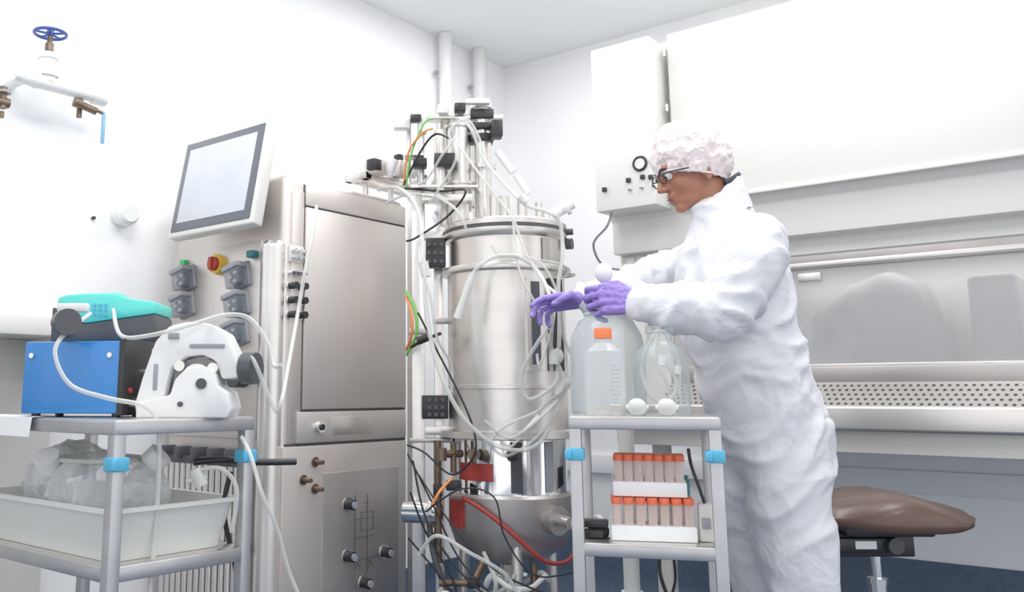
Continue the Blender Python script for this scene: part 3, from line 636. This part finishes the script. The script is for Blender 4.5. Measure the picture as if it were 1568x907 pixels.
# ---------------------------------------------------------------- right cart contents
def bottle(name,pos,prof,m,z=HT+.003):
    g=grp(name,(pos[0],pos[1],z),YAW); lathe(g,'body',prof,(0,0),m); return g
p=on_right(.085,.250)
g=bottle('glass_carboy',p,[(0,0),(.092,0),(.098,.008),(.098,.165),(.092,.205),(.072,.243),(.045,.263),(.028,.273),(.024,.290),(.030,.292),(.030,.302),(.02,.302)],'glass')
lathe(g,'stopper',[(0,.290),(.024,.290),(.026,.317),(.01,.322),(.008,.352),(0,.352)],(0,0),'milk')
ell(g,'vent_filter',(0,0,.374),(.024,.024,.028),'white')
lathe(g,'neck_ring',[(.055,.257),(.06,.261),(.055,.267),(.05,.261)],(0,0),'clear')
p=on_right(.085,.068)
g=bottle('media_bottle',p,[(0,0),(.044,0),(.049,.006),(.049,.13),(.044,.155),(.028,.170),(.021,.176),(.021,.190)],'clear')
lathe(g,'orange_cap',[(0,.213),(.019,.213),(.0215,.209),(.0215,.187),(.0,.187)],(0,0),'orange')
tubes(g,'graduations',[([(.006,-.0495,.03+i*.01),(.022 if i%2 else .03,-.0458 if i%2 else -.041,.03+i*.01)],.0006) for i in range(10)],'grey',4)
lathe(g,'medium',[(0,.004),(.044,.006),(.044,.02),(0,.021)],(0,0),'liquid')
p=on_right(.220,.120)
g=bottle('spinner_flask',p,[(0,0),(.062,0),(.067,.008),(.067,.12),(.056,.155),(.032,.18),(.029,.200),(.034,.202),(.034,.218),(.0,.218)],'glass')
tubes(g,'inner_tubing',[([(0,0,.21),(-.03,0,.17),(-.045,.01,.11),(-.035,-.02,.05),(0,-.03,.03),(.03,-.02,.07),(.02,0,.12),(-.01,.01,.14)],.005),([(.01,0,.21),(.035,0,.16),(.045,0,.11),(.035,-.02,.05)],.005),([(0,0,.21),(-.02,-.02,.15),(.0,-.03,.09),(.03,-.01,.03)],.004)],'tube')
cyls(g,'inline_valves',[((-.005,-.02,.12),(.0,-.02,.145),.011),((.035,-.01,.10),(.04,-.01,.12),.009)],'white')
for q,rr_ in ((on_right(.160,.030),.021),(on_right(.228,.030),.021)):
    g=grp('capsule_filter',(q[0],q[1],HT+.003),YAW)
    ell(g,'shell',(0,0,rr_),(rr_*1.1,rr_,rr_),'milk'); cyls(g,'ports',[((-rr_*1.25,0,rr_),(rr_*1.25,0,rr_),.005)],'white'); cyl(g,'rim',(0,-.003,rr_),(0,.003,rr_),rr_*1.02,'milk')
def rack(pos,z,rz,W):
    g=grp('centrifuge_tube_rack',(pos[0],pos[1],z),rz)
    Dp=.05
    box(g,'foam_base',(-W,W),(-Dp,Dp),(0,.034),'paper',.003)
    bm=bmesh.new(); bc=bmesh.new()
    nx=7; st=(2*W-.03)/(nx-1)
    for i in range(nx):
        for j in range(3):
            x=-W+.015+i*st; y=-Dp+.016+j*.034
            bm_lathe(bm,[(.003,.02),(.0100,.036),(.0105,.084)],(x,y),14)
            bm_lathe(bc,[(0,.097),(.0115,.097),(.0125,.095),(.0125,.083),(0,.083)],(x,y),16)
    add(g,'tubes',bm,'tubecut'); add(g,'caps',bc,'coral')
    boxes(g,'side_clips',[((-W-.002,-W+.004),(-Dp,Dp),(.0,.05))],'clear',.001)
    return g
RZ=CR
rack(on_right(.183,.10),HL+.003,RZ+math.radians(3),.098); rack(on_right(.180,.12),HL+.004+.098,RZ,.086)
g=grp('power_adapter',(*on_right(.305,.10),HL+.003),RZ)
boxes(g,'body',[((-.016,.016),(-.025,.03),(0,.085))],'offw',.004); boxes(g,'socket',[((-.01,.01),(-.03,-.024),(.03,.055))],'grey')
tube(g,'lead',[(0,.0,.085),(-.01,.0,.12),(-.025,.01,.17),(-.03,.02,.21)],.004,'black')
g=grp('power_plug',(*on_right(.050,.075),HL+.003),RZ)
boxes(g,'plug_body',[((-.03,.02),(-.012,.015),(0,.02)),((-.02,.03),(.02,.045),(0,.022)),((-.03,.03),(-.01,.03),(.024,.042))],'black',.005)
g=grp('marker_pen',(*on_right(.268,.205),HL+.003),RZ)
cyls(g,'barrel',[((0,0,0),(0,0,.13),.009),((0,0,.13),(0,0,.14),.006)],'dteal')
g=grp('trailing_power_cord',(*on_right(.20,.45),0),YAW)
tubes(g,'cords',[([(0,0,.60),(-.01,-.02,.52),(.01,-.02,.45),(.03,0,.4),(.05,.0,.3),(.04,0,.02)],.005),([(.03,0,.60),(.04,.01,.5),(.02,.0,.42),(.04,.01,.25),(.05,.01,.02)],.004)],'black')
g=grp('pipe_stand',(*on_right(.12,.46),0),YAW)
cyls(g,'post',[((0,0,0),(0,0,.9),.022),((0,0,.43),(0,0,.46),.030),((0,0,0),(0,0,.02),.08)],'offw')

# ---------------------------------------------------------------- stool
g=grp('saddle_stool',(2.968,.728,.025),YAW)
bm=bmesh.new()
prof=[(0,.668),(.45,.669),(.75,.667),(.90,.658),(.975,.642),(1.0,.625),(.985,.608),(.93,.600),(.6,.594),(0,.592)]
bm_lathe(bm,[(a*.235,z) for a,z in prof],(0,0),64)
for v in bm.verts:
    x,y=v.co.x,v.co.y
    v.co.y*=.88+.25*x; 
    v.co.z+= .012+.10*x*x -.13*abs(x)**1.5*(1 if x>0 else .6) - .30*y*y + (.018*math.cos(min(1,abs(x+.02)/.2)*3.14) if v.co.z>.64 else 0)
add(g,'leather_seat',bm,'leather',ang=80)
boxes(g,'mechanism',[((-.20,.06),(-.05,.06),(.515,.585)),((-.21,-.02),(-.07,-.03),(.53,.57)),((-.15,.10),(-.09,.09),(.575,.61))],'black',.006)
box(g,'rating_label',(-.12,-.06),(-.073,-.069),(.54,.562),'paper',.001)
cyl(g,'adjust_knob',(-.01,-.05,.55),(-.01,-.085,.55),.022,'dgrey')
cyls(g,'gas_lift',[((-.03,0,.42),(-.03,0,.53),.014),((-.03,0,.12),(-.03,0,.44),.025),((-.03,0,.435),(-.03,0,.45),.028)],'chrome')
for i in range(5):
    a=i*2*math.pi/5+.3
    tube(g,'base_leg_%d'%(i+1),[(-.03,0,.12),(-.03+.13*math.cos(a),.13*math.sin(a),.09),(-.03+.26*math.cos(a),.26*math.sin(a),.055)],.018,'chrome')
    cyl(g,'castor_%d'%(i+1),(-.03+.26*math.cos(a)-.012,.26*math.sin(a),.006),(-.03+.26*math.cos(a)+.012,.26*math.sin(a),.006),.03,'black')

# ---------------------------------------------------------------- lab worker
g=grp('lab_worker',(2.51,.92,0),YAW)
bm=bmesh.new()
bm_loft(bm,[(.040,0,.78,.09,.13),(.039,0,.84,.122,.162),(.038,0,.90,.134,.174),(.030,0,.97,.138,.176),(.012,0,1.04,.139,.174),(-.010,0,1.12,.142,.174),(-.026,0,1.20,.143,.178),(-.032,0,1.28,.139,.182),(-.034,0,1.36,.122,.176),(-.038,0,1.42,.100,.154),(-.046,0,1.465,.082,.115),(-.056,0,1.50,.070,.085),(-.060,0,1.54,.064,.07)],36)
bm_ell(bm,(.078,0,.91),(.096,.135,.11),None,4)
bm_ell(bm,(.004,0,1.355),(.088,.150,.10),None,4)
for s,dx in ((-1,.012),(1,-.014)):
    bm_loft(bm,[(.075+dx,s*.085,.05,.062,.06),(.075+dx,s*.092,.10,.070,.066),(.07+dx,s*.092,.25,.074,.072),(.062+dx,s*.092,.40,.078,.075),(.056+dx,s*.09,.50,.080,.078),(.048+dx,s*.088,.60,.090,.084),(.040+dx,s*.086,.72,.097,.090),(.038+dx,s*.084,.84,.112,.093),(.038+dx,s*.08,.92,.115,.093)],28)
bm_cap(bm,(-.015,-.150,1.385),.070,(-.055,-.205,1.31),.074)
bm_cap(bm,(-.055,-.205,1.31),.074,(-.138,-.228,1.198),.065)
bm_cap(bm,(-.138,-.228,1.198),.065,(-.235,-.198,1.209),.057)
bm_cap(bm,(-.235,-.198,1.209),.057,(-.322,-.160,1.228),.046)
bm_cap(bm,(-.025,.15,1.39),.074,(-.115,.205,1.355),.072)
bm_cap(bm,(-.115,.205,1.355),.072,(-.21,.215,1.322),.063)
bm_cap(bm,(-.21,.215,1.322),.063,(-.31,.165,1.295),.054)
bm_cap(bm,(-.31,.165,1.295),.054,(-.415,.105,1.268),.042)
bm=fuse(bm,.0080,6)
for v in bm.verts:
    p=v.co
    w=Vector((noise.noise(p*3.1),noise.noise(p*3.1+Vector((7,1,3))),noise.noise(p*3.1+Vector((2,9,5)))))
    arm = p.x<-.17
    if arm: q=Vector((p.x*13,p.y*5,p.z*5+p.x*4))+w*1.4
    else: q=Vector((p.x*5+p.z*2.5,p.y*5,p.z*6-p.x*5))+w*1.8
    rd=ridge(q); rd=rd*abs(rd)
    d=.014*rd+.0060*ridge(q*2.3+Vector((3,3,3)))
    v.co=p+v.normal*d
bmesh.ops.smooth_vert(bm,verts=bm.verts,factor=.2,use_axis_x=True,use_axis_y=True,use_axis_z=True)
add(g,'coverall',bm,'suit',ang=90)
bm=bmesh.new()
for s,dx in ((-1,.014),(1,-.014)):
    bm_ell(bm,(.0+dx,s*.09,.045),(.13,.05,.045),None,4); bm_ell(bm,(.075+dx,s*.09,.07),(.06,.048,.07),None,4)
bm=fuse(bm,.009,3)
for v in bm.verts:
    if v.co.z<.004: v.co.z=.002
add(g,'boot_covers',bm,'suit',ang=90)
bm=bmesh.new()
def oring(cx,cy,z,rx,ry,tilt,n=40): return [bm.verts.new((cx+rx*math.cos(2*math.pi*k/n),cy+ry*math.sin(2*math.pi*k/n),z+tilt*rx*math.cos(2*math.pi*k/n)+.003*math.sin(k*1.9))) for k in range(n)]
rings=[oring(-.050,0,1.475,.084,.095,.5),oring(-.054,0,1.52,.072,.080,.75),oring(-.058,0,1.556,.067,.072,.85),oring(-.060,0,1.559,.061,.065,.85),oring(-.054,0,1.51,.060,.066,.6)]
for a,b in zip(rings,rings[1:]):
    for k in range(40): bm.faces.new((a[k],a[(k+1)%40],b[(k+1)%40],b[k]))
add(g,'collar',bm,'suit',ang=90)
HC=Vector((-.128,0,1.650)); HR=Matrix.Rotation(math.radians(-22),3,'Y')
hp=lambda x,y,z: HC+HR@Vector((x,y,z))
bm=bmesh.new()
def he(c,r_): bm_ell(bm,hp(*c),r_,HR,4)
he((0,0,.0),(.092,.074,.094)); he((-.035,0,-.045),(.060,.060,.076)); he((-.048,0,-.092),(.042,.044,.035)); he((-.080,0,-.112),(.018,.022,.017))
he((-.068,0,.0),(.031,.054,.034)); he((-.05,-.034,-.05),(.033,.025,.033)); he((-.05,.034,-.05),(.033,.025,.033))
he((-.091,-.0,.003),(.012,.043,.010))
bm_cap(bm,hp(-.096,0,-.012),.0075,hp(-.115,0,-.046),.011); he((-.104,-.011,-.050),(.011,.008,.007)); he((-.104,.011,-.050),(.011,.008,.007))
he((-.090,0,-.072),(.015,.026,.010)); he((-.094,0,-.080),(.011,.021,.006)); he((-.091,0,-.090),(.011,.019,.006))
bm_cap(bm,hp(.005,0,-.05),.056,(-.054,0,1.50),.056)
bm=fuse(bm,.0045,2); add(g,'head',bm,'skin',ang=90)
for s in (-1,1):
    nm='near' if s<0 else 'far'
    bm=bmesh.new(); bm_ell(bm,hp(.003,s*.073,-.045),(.017,.006,.028),HR,3); bm_ell(bm,hp(-.002,s*.075,-.068),(.008,.006,.009),HR,3); bm=fuse(bm,.003,1); add(g,'ear_'+nm,bm,'skin',ang=90)
    bm=bmesh.new(); bm_ell(bm,hp(-.086,s*.031,-.018),.0115,None,3); add(g,'eye_'+nm,bm,'eye')
    bm=bmesh.new(); bm_ell(bm,hp(-.0945,s*.032,-.020),(.004,.005,.005),HR,2); add(g,'iris_'+nm,bm,'hair')
    bm=bmesh.new(); bm_sweep(bm,[hp(-.102,s*.012,.000),hp(-.101,s*.03,.005),hp(-.093,s*.047,.001)],.0033,6); add(g,'brow_'+nm,bm,'hair')
bm=bmesh.new(); bm_ell(bm,hp(-.100,0,-.079),(.008,.019,.0035),HR,3); bm_ell(bm,hp(-.098,0,-.088),(.008,.017,.004),HR,3); add(g,'lips',bm,'lip')
bm=bmesh.new()
for s in (-1,1):
    pts=[hp(-.109+.004*abs(math.sin(a)),s*.033+.024*math.cos(a),-.018+.017*math.sin(a)) for a in [i*2*math.pi/16 for i in range(16)]]
    bm_sweep(bm,pts,.0020,6,True)
    bm_sweep(bm,[hp(-.108,s*.056,-.012),hp(-.088,s*.069,-.014),hp(-.04,s*.078,-.024),hp(-.01,s*.079,-.030)],.0019,6)
bm_sweep(bm,[hp(-.111,-.010,-.016),hp(-.115,0,-.012),hp(-.111,.010,-.016)],.0020,6)
add(g,'glasses_frame',bm,'black')
# hair net
NX,NY,NZ=.108,.093,.116
cutz=lambda x: -.060-.55*x
bm=bmesh.new(); bmesh.ops.create_icosphere(bm,subdivisions=7,radius=1)
for v in bm.verts:
    d=v.co.copy(); a=math.atan2(d.y,d.x)
    z0=(d.z*NZ-cutz(d.x*NX))
    edge=max(0,1-max(0,z0)/.05)
    pl=.008*noise.noise(d*2.6)+.0055*ridge(d*3.6+Vector((1,2,3)))+.0016*ridge(d*9)+edge*.0022*math.sin(a*34)-.004*edge
    v.co=Vector((d.x*(NX+pl)+.004,d.y*(NY+pl),d.z*(NZ+pl)+.003))
dead=[v for v in bm.verts if v.co.z < cutz(v.co.x)]
bmesh.ops.delete(bm,geom=dead,context='VERTS')
bmesh.ops.transform(bm,matrix=Matrix.Translation(HC)@HR.to_4x4(),verts=bm.verts)
o=add(g,'hair_net',bm,'net',ang=90)
sm=o.modifiers.new('s','SOLIDIFY'); sm.thickness=.002
bm=bmesh.new(); pts=[]
for i in range(56):
    a=i*2*math.pi/56; k=.9
    for _ in range(40):
        x=NX*k*math.cos(a); k=.5*k+.5*math.sqrt(max(.05,1-(cutz(x)/NZ)**2))
    pts.append(hp(x*.985+.004,NY*k*math.sin(a)*.985,cutz(x)+.003+.0012*math.sin(i*2.4)))
bm_sweep(bm,pts,.0030,8,True,2); add(g,'hair_net_band',bm,'net',ang=90)
bm=bmesh.new(); bm_sweep(bm,[(-.055,-.060,1.572),(-.022,-.050,1.590),(-.002,-.025,1.604),(.004,.0,1.608),(-.002,.025,1.604),(-.022,.050,1.590),(-.055,.060,1.572)],.0085,8); add(g,'shirt_collar',bm,'shirt',ang=80)

def hand(name,wrist,X,Z,left,curls,thumb,sc=1.0):
    X=Vector(X).normalized(); Z=Vector(Z); Z=(Z-X*Z.dot(X)).normalized(); Yt=Z.cross(X)*(-1 if left else 1)
    W=Vector(wrist)
    tf=lambda p: W+(X*p[0]+Yt*p[1]+Z*p[2])*sc
    bm=bmesh.new()
    base=[(.086,.029,.0),(.090,.010,.002),(.086,-.010,.001),(.078,-.029,-.003)]
    lens=[(.042,.026,.021),(.047,.029,.022),(.043,.027,.021),(.033,.021,.018)]
    for i,(b,l) in enumerate(zip(base,lens)):
        bm_cap(bm,tf((.012,b[1]*.62,0)),.0165*sc,tf(b),.0125*sc,14)
        p=Vector(b); ang=0; sp=(1.5-i)*.07
        r0=[.0093,.0093,.0090,.0082][i]
        for k in range(3):
            ang+=math.radians(curls[i][k])
            d=Vector((math.cos(ang)*math.cos(sp),math.sin(sp),-math.sin(ang)))
            q=p+d*l[k]
            bm_cap(bm,tf(p),(r0-.0006*k)*sc,tf(q),(r0-.0006*(k+1))*sc,12); p=q
    bm_cap(bm,tf((.02,.018,-.008)),.018*sc,tf(thumb[0]),.013*sc,12)
    bm_cap(bm,tf(thumb[0]),.0125*sc,tf(thumb[1]),.0105*sc,12)
    bm_cap(bm,tf(thumb[1]),.0105*sc,tf(thumb[2]),.009*sc,12)
    bm_cap(bm,tf((-.045,0,0)),.031*sc,tf((.01,0,0)),.026*sc,18)
    bm=fuse(bm,.0028,1)
    for v in bm.verts: v.co+=v.normal*.0008*ridge(v.co*60)
    add(g,name,bm,'glove',ang=90)
hand('left_glove',(-.336,-.152,1.234),(-.95,.05,.08),(-.1,-1,.3),True,
     [(38,58,35),(45,62,38),(50,65,40),(55,65,40)],[(.05,.045,-.012),(.078,.048,-.030),(.098,.040,-.045)],1.05)
hand('right_glove',(-.436,.090,1.262),(-.985,-.10,-.08),(-.12,.45,.85),False,
     [(8,20,14),(18,28,18),(28,36,20),(36,42,25)],[(.045,.050,-.012),(.075,.052,-.024),(.10,.042,-.034)],.95)

# ---------------------------------------------------------------- lighting
w=bpy.data.worlds.new('lab_world'); bpy.context.scene.world=w; w.use_nodes=True
nt=w.node_tree; bg=nt.nodes['Background']
tc=nt.nodes.new('ShaderNodeTexCoord'); sp=nt.nodes.new('ShaderNodeSeparateXYZ'); rp=nt.nodes.new('ShaderNodeValToRGB')
nt.links.new(tc.outputs['Generated'],sp.inputs[0]); mr=nt.nodes.new('ShaderNodeMapRange'); mr.inputs['From Min'].default_value=-1
nt.links.new(sp.outputs['Z'],mr.inputs['Value']); nt.links.new(mr.outputs['Result'],rp.inputs['Fac'])
rp.color_ramp.elements[0].position=.35; rp.color_ramp.elements[0].color=(.71,.71,.72,1)
rp.color_ramp.elements[1].position=.6; rp.color_ramp.elements[1].color=(.985,.99,1,1)
nt.links.new(rp.outputs['Color'],bg.inputs['Color']); bg.inputs['Strength'].default_value=1.2
def area(name,loc,size,power,rot=(0,0,0)):
    l=bpy.data.lights.new(name,'AREA'); l.shape='RECTANGLE'; l.size,l.size_y=size; l.energy=power; l.color=(1,.995,.99)
    o=bpy.data.objects.new(name,l); SC.objects.link(o); o.location=loc; o.rotation_euler=rot; return o
area('ceiling_fill',(1.0,1.7,2.84),(1.4,.8),24)  # unseen fill lights, added at ceiling height to brighten the room
area('ceiling_fill',(2.6,.6,2.84),(1.2,.6),16)
area('ceiling_fill',(1.0,-.6,2.84),(1.2,.6),18)
area('ceiling_fill',(3.0,2.0,2.84),(1.0,.5),14)
area('cabinet_lamp',(3.75,.6,1.54),(.2,1.6),2.4)

# ---------------------------------------------------------------- camera
cd=bpy.data.cameras.new('camera'); cam=bpy.data.objects.new('camera',cd); SC.objects.link(cam)
cam.location=(0,0,1.0); cam.rotation_euler=(math.radians(99.9),0,YAW)
cd.lens=31.7; cd.sensor_width=36; cd.shift_x=.1046; cd.shift_y=-.0596; cd.clip_start=.05
bpy.context.scene.camera=cam
vs=bpy.context.scene.view_settings
vs.view_transform='Standard'; vs.look='None'; vs.exposure=.32; vs.gamma=1.12
